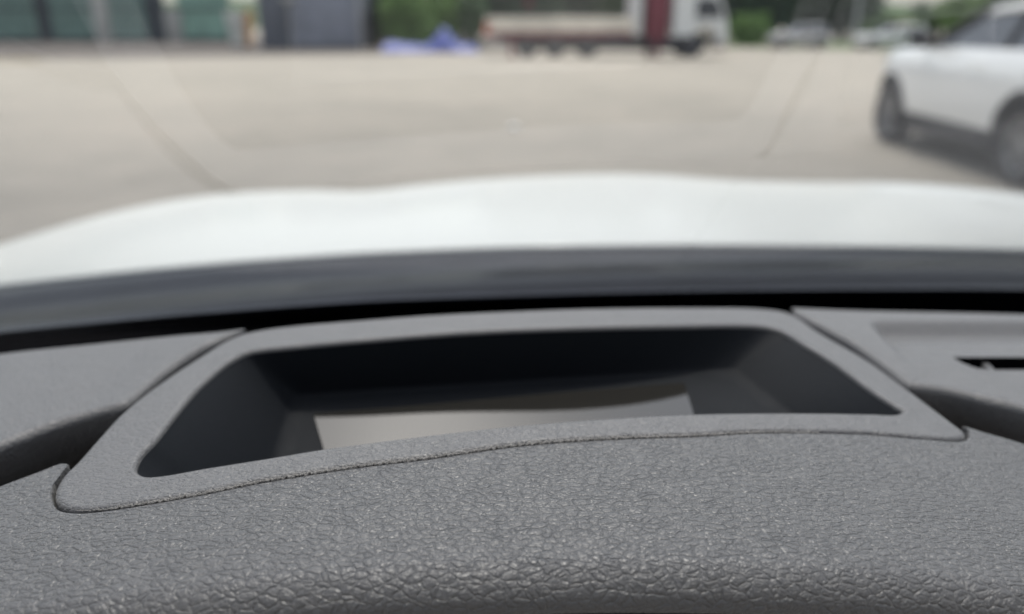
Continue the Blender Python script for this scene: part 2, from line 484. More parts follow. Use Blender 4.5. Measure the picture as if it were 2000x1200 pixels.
# dash slope towards the glass, then the black trench
farall = np.vstack([curve(FARL, Zp, 120), curve([(482,647),(560,636),(700,624),(850,613),(1000,606),(1150,601),(1350,599),(1480,600),(1543,603)], Zs, 200), curve(FARR, Zp, 120)])
fu = np.array([to_uv(q[0], q[1]) for q in farall])
rr_ = []
for dv, dz in ((-.0015, -.0035), (0.001, -.0042), (.005, -.008), (.012, -.014), (.03, -.023), (.06, -.034), (.11, -.052), (.17, -.074), (.235, -.100), (.24, -.115), (.245, -.16)):
    rr_.append(np.array([[*to_xy(u, v + dv), q[2] + dz * (1 + .35 * float(sm(-.08, -.24, u)))] for (u, v), q in zip(fu, farall)]))
RR = np.array(rr_)
dpart('defroster_slope', RR.reshape(-1, 3), grid_faces(*RR.shape[:2]), None, mats=[LEATHER, BLACK], midx=[0 if i < 8 else 1 for i in range(RR.shape[0] - 1) for j in range(RR.shape[1] - 1)])
m = MB()
def cpt(u, v, z): X, Y = to_xy(u, v); return (X, Y, z)
def cquad(mb, u0, u1, v0, v1, z0, z1):
    mb.add([cpt(u0, v0, z0), cpt(u1, v0, z0), cpt(u1, v1, z1), cpt(u0, v1, z1)], [(0, 1, 2, 3)])
cquad(m, -.55, 1.25, .22, 1.05, -.27, -.36)
cquad(m, -.55, 1.25, .22, .2201, -.55, -.27)
cquad(m, -.20, .24, .205, .2051, -.40, -.19)
o = m.build('firewall_tray', BLACK, car, smooth=False, off=OFF)
# vent box with one vane below the slot
def on(x, y, z=0):
    q = hit(x, y, Zp); q[2] += z; return q
m = MB()
sl = [(1850,690),(2200,700),(2200,735),(1850,735)]
t1 = [on(x, y, -.009) for x, y in sl]; b1 = [on(x, y, -.035) for x, y in sl]
m.add(t1 + b1, [(4,5,6,7),(0,1,5,4),(1,2,6,5),(2,3,7,6),(3,0,4,7)])
m.build('vent_box', BLACK, dash, smooth=False, off=OFF)
for xv in (1930, 2070):
    m = MB()
    a, b, c, d = on(xv - 8, 692, -.005), on(xv + 10, 729, -.0005), on(xv + 10, 729, -.02), on(xv - 8, 692, -.025)
    e = np.array([.003, 0, 0])
    m.add([a, b, c, d, a + e, b + e, c + e, d + e], [(0,1,2,3),(4,7,6,5),(0,4,5,1),(1,5,6,2),(3,2,6,7),(0,3,7,4)])
    m.build('vent_vane', LEATHER, dash, smooth=False, off=OFF)

# windscreen ------------------------------------------------------------------
TS = math.tan(R(30))
def Zw(u, v): return -.13 - TS * (v + .16 * (u - .30) ** 2 - .45 - .0)
# glass sheet
def vcurve(u, vv): return vv - .16 * (u - .30) ** 2 * 0
us = np.linspace(-.47, 1.17, 60); G = []
for k in range(50):
    t = k / 49; row = []
    for u in us:
        uu = .35 + (u - .35) * (1 - .14 * t)
        v = .80 - 1.15 * t - .22 * (1 - t) * ((uu - .35) / .8) ** 2
        X, Y = to_xy(uu, v); row.append((X, Y, Zw(uu, v)))
    G.append(row)
ws = partg('windscreen', G, WGLASS)
# black ceramic band, upper limit as seen against the bonnet
ub, _ = catmull([(-500,618),(-250,583),(0,554),(200,533),(400,514),(600,499),(750,490),(1000,480),(1200,477),(1400,476),(1700,479),(2000,486),(2400,504),(3000,548)])
fb, _ = catmull([(-500,714),(-250,682),(0,650),(200,630),(400,612),(700,590),(1000,578),(1200,572),(1400,568),(1700,565),(2000,565),(2400,575),(3000,601)])
UP = resample([hit(x, y, lambda u, v: Zw(u, v) - .0015, lo=.2) for x, y in fb], 200)
FRr = [UP]
for k in range(1, 12):
    t = k / 11; row = []
    for q in UP:
        u, v = to_uv(q[0], q[1]); v2 = v * (1 - t) + (.80 - .22 * ((u - .35) / .8) ** 2) * t
        X, Y = to_xy(u, v2); row.append((X, Y, Zw(u, v2) - .0015))
    FRr.append(np.array(row))
FRr = np.array(FRr)
mesh('ceramic_band', FRr.reshape(-1, 3), grid_faces(*FRr.shape[:2]), FRIT, ws, off=OFF)

# roof, pillars
m = MB(); Rf = []
for k in range(12):
    v = -.36 - k * .2
    Rf.append([(*to_xy(u, v), .325 + .05 * math.sin(min(1, k / 5) * math.pi / 2) - .08 * ((u - .35) / .7) ** 2) for u in np.linspace(-.35, 1.05, 24)])
Rf = np.array(Rf); top_ = Rf + np.array([0, 0, .04])
P2 = np.concatenate([Rf, top_[::-1]], 0)
V = P2.reshape(-1, 3); part('roof', V, grid_faces(24, 24) + [tuple(range(24))[::-1]], None, mats=[HEADL, PAINT], midx=[0] * (11 * 23) + [1] * (12 * 23) + [1])
for s, (ub_, ut) in enumerate(((-.50, -.36), (1.20, 1.06))):
    m = MB(); pts = []
    for k in range(14):
        t = k / 13; u = ub_ + (ut - ub_) * t; v = .80 - 1.15 * t - .22 * (1 - t) * ((u - .35) / .8) ** 2
        X, Y = to_xy(u, v); pts.append((X, Y, Zw(u, v)))
    m.tube(pts, .045, 12); m.build('windscreen_pillar', HEADL, car, off=OFF)

# bonnet ----------------------------------------------------------------------
SIL = [(-500,640),(-250,560),(-100,510),(0,478),(100,448),(200,420),(300,398),(400,383),(500,375),(600,372),(650,373),(690,374),(740,371),(800,364),(900,354),(1000,347),(1100,342),(1200,340),(1300,343),
       (1350,347),(1420,352),(1550,356),(1650,357),(1700,356),(1800,360),(1900,368),(2000,380),(2300,424),(2700,520)]
sc = resample(catmull(SIL)[0], 320)
nb = np.array([np.interp(x, ub[:, 0], ub[:, 1]) for x in sc[:, 0]])
Hn = []; Hs = []
for (x, y), yn in zip(sc, nb):
    d = ray(x, yn); t = .955 / d[1]; Hn.append(d * t)
    d = ray(x, y); zc = -.345 - .09 * abs((x - 1100) / 1100) ** 2.2 
    zc = max(zc, -.46) if x > 0 else -.42
    Hs.append(d * (zc / d[2]))
Hn = np.array(Hn); Hs = np.array(Hs)
rowsH = []
for dd, dz in ((.012, -.03), (.002, -.016), (-.002, -.006), (-.0015, -.002)):
    Q = Hn.copy(); Q[:, 1] += dd; Q[:, 2] += dz; rowsH.append(Q)
for k in range(60):
    t = k / 59; Q = Hn * (1 - t) + Hs * t
    Q[:, 2] += .010 * math.sin(math.pi * t) * np.clip(1.2 - abs((sc[:, 0] - 1000) / 1300), 0, 1)
    Q[:, 2] -= .018 * np.exp(-((t - .82) / .06) ** 2) * sm(1660, 1790, sc[:, 0])      # crease behind the right wing crest
    rowsH.append(Q)
dirv = Hs - Hn; dirv[:, 2] = 0; dirv /= np.linalg.norm(dirv, axis=1)[:, None]
for d_, dz in ((.02, .0045), (.05, .016), (.09, .036), (.13, .066), (.16, .12), (.17, .22), (.17, .45)):
    Q = Hs + dirv * d_; Q[:, 2] -= dz; rowsH.append(Q)
partg('bonnet', rowsH, PAINT)
# black plastic scuttle panel between the bonnet and the glass
SCUT = noisy('black_scuttle_plastic', (.005, .006, .010), (.010, .011, .018), 14, .16, bump=.25, bdist=.004, detail=2, spec=.08)
sc2 = resample(ub, 240); rowsC = []
nf = np.interp(sc2[:, 0], fb[:, 0], fb[:, 1])
for k in range(26):
    t = k / 25; row = []
    for (x, yn), yf in zip(sc2, nf):
        y = (yn - 6) * (1 - t) + (yf + 22) * t; Yd = .985 * (1 - t) + .72 * t
        d = ray(x, y); P_ = d * (Yd / d[1])
        P_[2] += .0035 * math.sin(t * 9 + .0015 * x) * math.sin(math.pi * t) + .004 * math.sin(math.pi * t) ** 2
        row.append(P_)
    rowsC.append(row)
partg('scuttle_panel', rowsC, SCUT)

# ================================================================== SETTING
# ground sheet reaching the horizon
gm = M('dusty_concrete_yard', (.4, .38, .35), .85); q = N(gm)
tc = q.n('ShaderNodeTexCoord')
n1 = q.noise(tc.outputs['Object'], .22, 4); n2 = q.noise(tc.outputs['Object'], 1.3, 5, .6); n3 = q.noise(tc.outputs['Object'], 60, 3)
mixf = q.math('ADD', q.math('MULTIPLY', n1.outputs[0], .55), q.math('MULTIPLY', n2.outputs[0], .45))
c = q.ramp(mixf, [(.34, (.262, .24, .202)), (.5, (.318, .29, .245)), (.66, (.375, .333, .28))])
# yard colour darker near the car, paler with distance
sx = q.n('ShaderNodeSeparateXYZ'); q.l(tc.outputs['Object'], sx.inputs[0])
yy = q.math('ADD', sx.outputs['Y'], q.math('MULTIPLY', n1.outputs[0], 6.0))
bay = q.ramp(q.math('MULTIPLY', yy, 1 / 30.0), [(.16, (.70, .70, .71)), (.75, (1.04, 1.03, 1.0))])
mm = q.t.nodes.new('ShaderNodeMix'); mm.data_type = 'RGBA'; mm.blend_type = 'MULTIPLY'; mm.inputs[0].default_value = 1
q.l(c, mm.inputs[6]); q.l(bay, mm.inputs[7]); q.l(mm.outputs[2], q.b.inputs['Base Color'])
bp = q.n('ShaderNodeBump'); bp.inputs['Strength'].default_value = .3; bp.inputs['Distance'].default_value = .01
q.l(n3.outputs[0], bp.inputs['Height']); q.l(bp.outputs[0], q.b.inputs['Normal'])
gx = [-3000, -1500, -700, -300] + list(range(-160, 161, 10)) + [300, 700, 1500, 3000]; gy = [-400, -150, -50] + list(range(-20, 161, 10)) + [220, 350, 600, 1000, 2000, 3500]
V = [(x, y, 0) for y in gy for x in gx]
tag(mesh('ground', V, grid_faces(len(gy), len(gx)), gm, smooth=False), kind='structure')

DIRT = noisy('brown_dirt', (.07, .06, .05), (.13, .11, .095), .6, .95)
def sheet(name, pts, mat, z):
    return tag(mesh(name, [(x, y, z) for x, y in pts], [tuple(range(len(pts)))], mat, smooth=False), kind='structure')
e = [ground(x, y) for x, y in ((-400,119),(0,115),(250,113),(520,109),(705,107))]
sheet('dirt_verge', e + [(4, 56), (4, 100), (-90, 100), (-90, e[0][1])], DIRT, .02)
KERBM = M('faded_yellow_paint', (.42, .33, .15), .8)
a, b = ground(-60, 123), ground(60, 121)
sheet('painted_line', [a, b, (b[0], b[1] + 1.3), (a[0], a[1] + 1.3)], KERBM, .03)
GRASS = noisy('rough_grass', (.05, .09, .02), (.09, .14, .035), 2.5, .9)
e = [ground(x, y) for x, y in ((1380,93),(1500,94),(1640,96),(1740,100))]
sheet('grass_verge', e + [(40, 40), (90, 75), (10, 75)], GRASS, .02)

# hills
HILL = noisy('wooded_hill', (.045, .075, .035), (.075, .115, .05), .02, .95, detail=6)
hv = []; hr = 40; hc = 120
for i in range(hr):
    for j in range(hc):
        X = -600 + 2400 * j / (hc - 1); Y = 520 + 700 * i / (hr - 1)
        ridge = math.sin(min(1, i / (hr - 1) * 1.3) * math.pi / 2)
        ang = X / Y
        base = 22 + 9 * noise.noise(Vector((X * .006, 1.3, 0))) + 6 * noise.noise(Vector((X * .02, 7, 0)))
        base *= 1 + .25 * sm(.5, .2, ang)
        hv.append((X, Y, -1 + base * ridge + 3.5 * ridge * noise.noise(Vector((X * .03, Y * .03, 0)))))
tag(mesh('hills', hv, grid_faces(hr, hc), HILL), kind='structure')

# ---------------------------------------------------------------- plants
def leafmat(name, c0, c1):
    m = M(name, c0, .6, spec=.3); q = N(m)
    oi = q.n('ShaderNodeNewGeometry'); nz = q.ramp(oi.outputs['Random Per Island'], [(0, c0), (1, c1)])
    q.l(nz, q.b.inputs['Base Color']); return m
LF = [leafmat('dark_leaves', (.035, .065, .042), (.07, .12, .07)), leafmat('fresh_leaves', (.12, .22, .06), (.22, .34, .11)), leafmat('mid_leaves', (.06, .11, .05), (.11, .18, .08))]
BARK = noisy('bark', (.07, .055, .04), (.13, .10, .08), 8, .9)
def leaves(cx, cy, cz, rx, ry, rz, nclump, nleaf, size, seed):
    g = np.random.default_rng(seed); V = []; Fc = []
    for _ in range(nclump):
        d = g.normal(size=3); d /= np.linalg.norm(d); rad = g.uniform(.35, 1.0) ** .6
        c = np.array([cx, cy, cz]) + d * rad * np.array([rx, ry, rz]) * g.uniform(.8, 1.1)
        cr = g.uniform(.16, .30) * min(rx, rz)
        for _ in range(nleaf):
            p = c + g.normal(size=3) * cr * .6
            a = g.normal(size=3); a /= np.linalg.norm(a); b = np.cross(a, g.normal(size=3)); b /= np.linalg.norm(b)
            s = size * g.uniform(.6, 1.3); k = len(V)
            V += [p - a*s, p + b*s*.5, p + a*s, p - b*s*.5]; Fc.append((k, k+1, k+2, k+3))
    V = np.array(V); V[:, 2] = np.maximum(V[:, 2], .02)
    return V, Fc
def tree(name, label, cat, X, Y, h, rx, mat, group, seed, dense=90, trunk=True, size=.22, low=.35):
    t = empty(name, (X, Y, 0), label=label, cat=cat, group=group)
    cz = h * (low + (1 - low) / 2); rz = h * (1 - low) / 2
    V, Fc = leaves(0, 0, cz, rx, rx, rz, dense, 60, size, seed); mesh('crown' if trunk else 'foliage', V, Fc, mat, t, smooth=False)
    m = MB(); g = random.Random(seed)
    m.tube([(0, 0, 0), (.05 * h * .2, 0, h * .25), (0, .1, h * .55), (.1, 0, h * .85)], [.03*h, .022*h, .015*h, .005*h])
    for k in range(6):
        an = g.uniform(0, 6.28); z0 = h * g.uniform(.2, .6)
        m.tube([(0, 0, z0), (rx*.35*math.cos(an), rx*.35*math.sin(an), z0 + rz*.4), (rx*.75*math.cos(an), rx*.75*math.sin(an), z0 + rz*.75)], [.012*h, .008*h, .003*h], 6)
    m.build('trunk' if trunk else 'stem', BARK, t)
    return t
for i, (px, Y, h, rx, mi, lab) in enumerate([
    (735, 56, 4.6, 1.9, 0, 'dark green shrub against the right edge of the grey shed'),
    (795, 53, 3.6, 1.8, 1, 'bright green shrub behind the low left end of the blue tarpaulin'),
    (850, 55, 4.2, 1.7, 1, 'tall bright green shrub right behind the peak of the blue tarpaulin'),
    (905, 57, 3.8, 1.8, 2, 'mid green shrub just behind the tail end of the lorry')]):
    tree('shrub', lab, 'shrub', at_depth(px, Y), Y, h, rx, LF[mi], 'shrubs between the grey shed and the lorry', 20 + i, 80, False, .2, .02)
for i, (px, Y, h, rx, mi, lab) in enumerate([
    (1005, 72, 10, 4.5, 0, 'dark tree behind the rear half of the lorry bed'),
    (1120, 75, 11, 5.0, 0, 'broad dark tree behind the middle of the lorry bed'),
    (1225, 73, 10, 4.2, 2, 'green tree behind the front end of the lorry bed'),
    (1395, 82, 9, 4.2, 2, 'green tree just right of and behind the lorry cab'),
    (1490, 78, 10, 4.0, 0, 'dark tree left of and behind the pale parked hatchback'),
    (1570, 80, 11, 4.6, 0, 'big dark tree directly behind the pale parked hatchback'),
    (1640, 84, 9, 3.8, 0, 'dark tree between the two far parked cars')]):
    tree('tree', lab, 'tree', at_depth(px, Y), Y, h, rx, LF[mi], 'trees at the far side of the yard', 50 + i, 130, True, .30, .06 if i < 3 or i > 3 else .1)
tree('shrub', 'low light green bush between the lorry cab and the pale hatchback', 'shrub', at_depth(1465, 60), 60, 2.2, 1.7, LF[1], None, 91, 60, False, .17, .02)
tree('shrub', 'low dark bush in front of the hills behind the far white car', 'shrub', at_depth(1735, 66), 66, 2.0, 2.2, LF[2], None, 92, 60, False, .17, .02)

for i, (px, Y, h, rx) in enumerate([(1715, 98, 3.3, 4.2), (1820, 104, 4.2, 4.5), (1900, 96, 5.0, 4.0), (2010, 90, 7.0, 4.5)]):
    tree('tree', ['low round tree beyond the far saloon, in front of the hills', 'round tree behind the crate, in front of the hills',
         'tree beyond the bonnet of the nearby white vehicle', 'taller tree beyond the windows of the nearby white vehicle'][i], 'tree', at_depth(px, Y), Y, h, rx, LF[2 if i % 2 else 1], 'trees in front of the hills', 130 + i, 80, True, .28, .04)
# ---------------------------------------------------------------- yard edge on the left
def corr(name, c, rough=.55):
    m = M(name, c, rough); q = N(m)
    tc = q.n('ShaderNodeTexCoord'); nz = q.noise(tc.outputs['Object'], .9, 4)
    q.l(q.ramp(nz.outputs[0], [(.3, tuple(k * .75 for k in c)), (.7, tuple(k * 1.15 for k in c))]), q.b.inputs['Base Color']); return m
GREENM = corr('faded_green_sheet_metal', (.17, .26, .225)); GREENL = corr('pale_green_sheet_metal', (.26, .42, .34))
DKM = M('dark_bluish_steel', (.04, .05, .06), .5); PALE = corr('pale_grey_steel', (.42, .41, .38))
WY = 72
def wx(px): return at_depth(px, WY)
wall = empty('green_wall', (wx(210), WY, 0), label='long faded green corrugated metal wall with pale posts at the left', cat='wall')
wl = (wx(210), WY, 0)
def sheetwall(x0, x1, y, z0, z1, mat, name):
    n = max(8, int((x1 - x0) / .1)); V = []
    for k in range(n + 1):
        X = x0 + (x1 - x0) * k / n; d = .03 * (1 if (k // 2) % 2 else -1)
        V += [(X, y + d, z0), (X, y + d, z1)]
    V2 = [(a, b + .12, c) for a, b, c in V]; nn = len(V)
    Fc = [(2*k, 2*k+2, 2*k+3, 2*k+1) for k in range(n)] + [(nn+2*k, nn+2*k+1, nn+2*k+3, nn+2*k+2) for k in range(n)] + [(2*k+1, 2*k+3, nn+2*k+3, nn+2*k+1) for k in range(n)]
    mesh(name, V + V2, Fc, mat, wall, smooth=False, off=wl)
sheetwall(wx(-500), wx(72), WY, .4, 5.0, GREENM, 'panel')
sheetwall(wx(103), wx(188), WY, .4, 5.0, GREENM, 'panel')
sheetwall(wx(216), wx(286), WY, .4, 5.0, GREENM, 'panel')
sheetwall(wx(352), wx(452), WY, .4, 5.0, GREENL, 'panel')
for a, b, m_ in ((72, 103, DKM), (286, 324, DKM)):
    m = MB(); m.box(wx(a), wx(b), WY + .12, WY + .2, .3, 5.0); m.build('gap_strip', m_, wall, smooth=False, off=wl)  # dark strips filling the gaps between the green panels
for a, b in ((188, 215), (325, 356)):
    m = MB(); m.box(wx(a), wx(b), WY - .25, WY + .25, 0, 2.75 if a > 300 else 5.1, .04); m.build('post', PALE, wall, off=wl)
m = MB(); m.box(wx(-500), wx(452), WY - .08, WY + .2, 0, .4, .02); m.build('plinth', DKM, wall, off=wl)
m = MB(); m.box(wx(-500), wx(452), WY - .12, WY - .03, 2.78, 2.95, .02); m.build('rail', DKM, wall, off=wl)

WH = corr('dirty_white_board', (.68, .68, .62)); ORG = M('orange_paint', (.60, .30, .10), .6)
bx, by = at_depth(468, 58), 58
t = empty('cabinet', (bx, by, 0), label='white upright cabinet with an orange side next to the grey shed', cat='cabinet')
def taper(mb, x0, x1, X0, X1, y0, y1, z0, z1):
    mb.add([(x0,y0,z0),(x1,y0,z0),(x1,y1,z0),(x0,y1,z0),(X0,y0,z1),(X1,y0,z1),(X1,y1,z1),(X0,y1,z1)],
           [(0,1,5,4),(1,2,6,5),(2,3,7,6),(3,0,4,7),(4,5,6,7),(3,2,1,0)])
m = MB(); taper(m, -.55, .42, -.85, .55, -.5, .5, .12, 2.4); m.build('body', WH, t, smooth=False)
m = MB(); taper(m, .423, .62, .553, .92, -.52, .5, .10, 2.42); m.build('side_panel', ORG, t, smooth=False)
m = MB(); m.box(-.5, .55, -.45, .45, 0, .118, .02); m.build('base', DKM, t)

SHED = corr('blue_grey_sheet_metal', (.24, .255, .30)); SHEDD = corr('dark_grey_sheet_metal', (.13, .14, .165))
sx0, sx1, sxm, SY = at_depth(503, 51), at_depth(704, 51), at_depth(568, 51), 51
sl = (sx0, SY, 0)
t = empty('shed', sl, label='blue grey flat-sided metal shed with a darker left bay', cat='shed')
m = MB(); m.box(sxm, sx1, SY, SY + 5, .26, 4.6, .02); m.build('wall', SHED, t, off=sl)
m = MB(); m.box(sxm, sx1, SY + .05, SY + 5, 0, .255); m.build('plinth', SHEDD, t, off=sl)
m = MB(); m.box(sx0, sxm - .01, SY + .35, SY + 5, 0, 4.5, .02); m.build('dark_bay', SHEDD, t, off=sl)
m = MB(); m.box(sx0 - .15, sx1 + .15, SY - .2, SY + 5.2, 4.62, 4.75, .03); m.build('roof', SHEDD, t, off=sl)
for xa in (sxm - .06, sx1 - .1):
    m = MB(); m.box(xa, xa + .12, SY - .04, SY + .2, 0, 4.6, .01); m.build('corner_trim', PALE, t, off=sl)
m = MB(); m.box(sxm - .35, sxm + .45, SY - .3, SY - .05, 2.78, 3.1, .04); m.build('wall_lamp', PALE, t, off=sl)

# blue tarpaulin heap
TARP = noisy('blue_tarpaulin', (.07, .09, .30), (.10, .13, .40), 1.5, .45)
tx0, tx1, TY = at_depth(742, 46), at_depth(935, 46), 46
V = []; nx, ny = 90, 26; pk = (at_depth(866, 46) - tx0) / (tx1 - tx0)
for j in range(ny):
    for i in range(nx):
        s = i / (nx - 1); q = j / (ny - 1)
        hgt = .36 + .95 * math.exp(-((s - pk) / .10) ** 2) + .15 * math.exp(-((s - .1) / .12) ** 2)
        edge = min(1, min(s, 1 - s) / .05) * math.sin(math.pi * q) ** .6
        nz = .16 * noise.noise(Vector((s * 14, q * 5, 0))) + .06 * noise.noise(Vector((s * 40, q * 16, 3)))
        V.append(((tx0 + (tx1 - tx0) * s), TY - 1 + 2.2 * q, max(.01, (hgt + nz) * edge)))
t = mesh('tarpaulin', V, grid_faces(ny, nx), TARP, off=(tx0, TY, 0)); t.location = (tx0, TY, 0)
tag(t, 'crumpled blue tarpaulin heaped in front of the green shrubs', 'tarpaulin')

# ---------------------------------------------------------------- wheels and cars
TYRE = M('tyre_rubber', (.02, .02, .022), .8); RIM = M('grey_alloy', (.34, .345, .36), .35, metal=.8); RIMD = M('dark_grey_rim', (.10, .10, .11), .5, metal=.5)
def wheel(parent, x, y, z, Rr, wd, side, rim=None, spokes=5):
    t = MB(); h = wd / 2
    t.lathe([(Rr*.66, -h*.9), (Rr*.72, -h), (Rr*.93, -h), (Rr*.99, -h*.7), (Rr, 0), (Rr*.99, h*.7), (Rr*.93, h), (Rr*.72, h), (Rr*.66, h*.9), (Rr*.64, 0), (Rr*.66, -h*.9)])
    wh = empty('wheel', (x, y, z)); wh.parent = parent
    t.build('tyre', TYRE, wh)
    m = MB(); m.lathe([(Rr*.67, h*.85*side), (Rr*.62, h*.8*side), (Rr*.60, h*.3*side), (Rr*.62, -h*.8*side), (Rr*.67, -h*.85*side)])
    for k in range(spokes):
        a = 2*math.pi*k/spokes + .3; ca, sa = math.cos(a), math.sin(a)
        for da in (-.10, .10):
            w0, w1 = Rr*.04, Rr*.05; o = da * Rr * 1.0
            pts = []
            for rr, ww, yy, od in ((Rr*.1, w0, h*.65, o*.4), (Rr*.63, w1, h*.85, o*1.2)):
                for s1, s2 in ((-1, 0), (1, 0), (1, -.03), (-1, -.03)):
                    off = od + s1*ww; pts.append((rr*ca - off*sa, (yy + s2)*side, rr*sa + off*ca))
            m.add(pts, [(0,1,5,4),(1,2,6,5),(2,3,7,6),(3,0,4,7),(0,3,2,1),(4,5,6,7)])
    m.lathe([(.001, h*.7*side), (Rr*.1, h*.7*side), (Rr*.13, h*.6*side), (Rr*.13, 0)])
    m.build('rim', rim or RIM, wh)
    m = MB(); m.lathe([(.001, h*.1*side), (Rr*.6, h*.1*side)]); m.build('brake_disc', RIMD, wh)
    return wh
CGL = M('tinted_car_glass', (.05, .055, .065), .05, spec=.8); CLAD = noisy('black_cladding', (.03, .03, .033), (.045, .045, .05), 30, .7)
LAMPR = M('red_lamp_lens', (.35, .01, .01), .15, coat=1); LAMPW = M('clear_lamp_lens', (.55, .57, .6), .1, coat=1)
def make_car(name, label, X, Y, hd, paint, wb=2.75, hgt=1.64, belt=1.16, hw=.93, Rr=.35, group=None, roh=.92, foh=.88, hoodz=1.08, rearx=-.1, frx=.95):
    """origin on the ground under the rear axle, x forwards, y to the left"""
    C = empty(name, (X, Y, 0), hd, label=label, cat='car', group=group)
    x0, x1 = -roh, wb + foh; ar = Rr + .055
    def W(x, z):
        wdt = hw
        if x > wb + .05: wdt -= .50 * ((x - wb - .05) / foh) ** 2.2
        if x < -.35: wdt -= .16 * ((-.35 - x) / .57) ** 2
        wdt -= .07 * max(0, (z - .85) / .35) ** 2 + .05 * max(0, (.7 - z) / .4) ** 2
        return wdt
    def ztop(x):
        ax = wb - .72
        if x < ax: return belt - .03 * sm(ax - .6, ax, x) 
        return belt - .03 - (belt - .03 - hoodz) * sm(ax, ax + .5, x) - .12 * max(0, (x - wb) / foh) ** 2
    def zlo(x):
        z = .40
        if x < -.5: z = .40 + .05 * (-.5 - x)
        for xc in (0, wb):
            if abs(x - xc) < ar: z = max(z, Rr + math.sqrt(ar*ar - (x - xc) ** 2) * 1.0)
        return z
    xs = set(np.linspace(x0, x1, 90).tolist())
    for xc in (0, wb):
        e = math.sqrt(ar*ar - .05**2)
        for k in range(21): xs.add(xc - e*math.cos(math.pi*k/20))
        xs.add(xc - e - .004); xs.add(xc + e + .004)
    xs = sorted(xs); NRR = 16; nxs = len(xs)
    V = []; 
    for s in (1, -1):
        for j in range(NRR):
            for x in xs:
                a, b = zlo(x), ztop(x); z = a + (b - a) * j / (NRR - 1); V.append((x, s*W(x, z), z))
    Fc = grid_faces(NRR, nxs) + grid_faces(NRR, nxs, base=NRR*nxs)
    base = len(V); NW = 14
    for j in range(NW + 1):
        q = -1 + 2 * j / NW
        for x in xs:
            z = ztop(x); wq = W(x, z); V.append((x, wq*q, z + .055*(1 - q**4)*(1 if x > wb - .9 else .4)))
    Fc += grid_faces(NW + 1, nxs, base=base)
    for xe in (xs[0], xs[-1]):                       # front and rear closing skins
        base = len(V)
        for j in range(NRR):
            z = zlo(xe) + (ztop(xe) - zlo(xe)) * j / (NRR - 1); wq = W(xe, z)
            for k in range(13):
                q = -1 + 2*k/12; bul = .10 * (1 - q*q) * (1 - .5*((z-.75)/.4)**2)
                V.append((xe + (bul if xe > 0 else -bul*.6), wq*q, z))
        Fc += grid_faces(NRR, 13, base=base)
    body = mesh('body', V, Fc, paint, C)
    # wheel arch liners and floor, wide and low to deepen the shade beneath
    m = MB(); m.box(x0 + .05, x1 - .35, -hw + .18, hw - .18, .20, .62, .04); m.build('underbody_shade', BLACK, C)
    # dark lower cladding between and around the arches
    for s in (1, -1):
        m = MB()
        a, b = ar + .01, wb - ar - .01; pts = []
        for x in np.linspace(a, b, 12):
            for z, dy in ((.21, -.08), (.26, -.01), (.40, .004), (.44, .006)): pts.append((x, s*(W(x, max(z, .4)) + dy), z))
        m.add(pts, grid_faces(12, 4)); m.build('sill_cladding', CLAD, C)
        for xc in (0, wb):
            pts = []; m = MB()
            for k in range(25):
                an = math.pi * k / 24
                for rr_, dy in ((ar - .015, -.10), (ar - .012, .010), (ar + .035, .012), (ar + .04, -.005)):
                    x = xc - rr_*math.cos(an); z = Rr + rr_*math.sin(an)*1.0; z = max(z, .36)
                    pts.append((x, s*(W(x, z) + dy), z))
            m.add(pts, grid_faces(25, 4)); m.build('arch_cladding', CLAD, C)
    m = MB(); m.box(x1 - .30, x1 + .02, -.50, .50, .22, .44, .05); m.build('front_valance', CLAD, C)
    m = MB(); m.box(x0 - .04, x0 + .2, -.70, .70, .26, .44, .05); m.build('rear_valance', CLAD, C)
    # greenhouse
    bx0, bx1 = x0 + .12, wb - .62; tx0_, tx1_ = x0 + .42 + rearx, bx1 - frx
    zb, zt = belt - .02, hgt; yb, yt = hw - .10, hw - .27
    def gh(x, t):   # t height fraction -> y
        return yb + (yt - yb) * t
    ro = []; nX = 22
    for i in range(nX):
        s = i / (nX - 1); x = (tx0_ - .05) + (tx1_ + .08 - tx0_ + .05) * s
        ro.append([(x, (yt + .02) * q, zt - .05 * q**4 + .03 * math.sin(math.pi * s) - .04 * s * s) for q in np.linspace(-1, 1, 16)])
    ro = np.array(ro); lo = ro - np.array([0, 0, .07]); full = np.concatenate([ro, lo[::-1]], 0)
    mesh('roof', full.reshape(-1, 3), grid_faces(2 * nX, 16) + [tuple(i*16 for i in range(2*nX)), tuple(i*16 + 15 for i in range(2*nX))[::-1]], paint, C)
    for s in (1, -1):
        def P(x, t, d=0): return (x, s * (gh(x, t) + d), zb + (zt - .05 - zb) * t)
        def edge(fr, t): 
            return (bx0 + (tx0_ - bx0) * t) if fr == 0 else (bx1 + (tx1_ - bx1) * t)
        V = []
        for t_ in np.linspace(0, 1, 6):
            for f in np.linspace(0, 1, 12):
                V.append(P(edge(0, t_) * (1 - f) + edge(1, t_) * f, t_, -.03))
        mesh('side_window', V, grid_faces(6, 12), CGL, C)
        for fr in (0, 1):
            m = MB(); m.tube([P(edge(fr, t_), t_, -.015) for t_ in np.linspace(-.04, 1.02, 6)], .042, 8); m.build('pillar', CLAD if fr else paint, C)
        xm = (bx0 + bx1) * .5 - .02
        for xa in (xm, xm - .95):
            m = MB(); m.tube([P(xa - .05*t_, t_, -.028) for t_ in (0, .5, 1)], .035, 8); m.build('door_pillar', CLAD, C)
        # door mirror, handles
        m = MB(); mx = bx1 - .22
        m.box(mx - .06, mx + .10, s*(hw - .03) if s > 0 else -hw - .20, s*(hw + .20) if s > 0 else -(hw - .03), belt - .02, belt + .15, .045); m.build('door_mirror', CLAD, C)
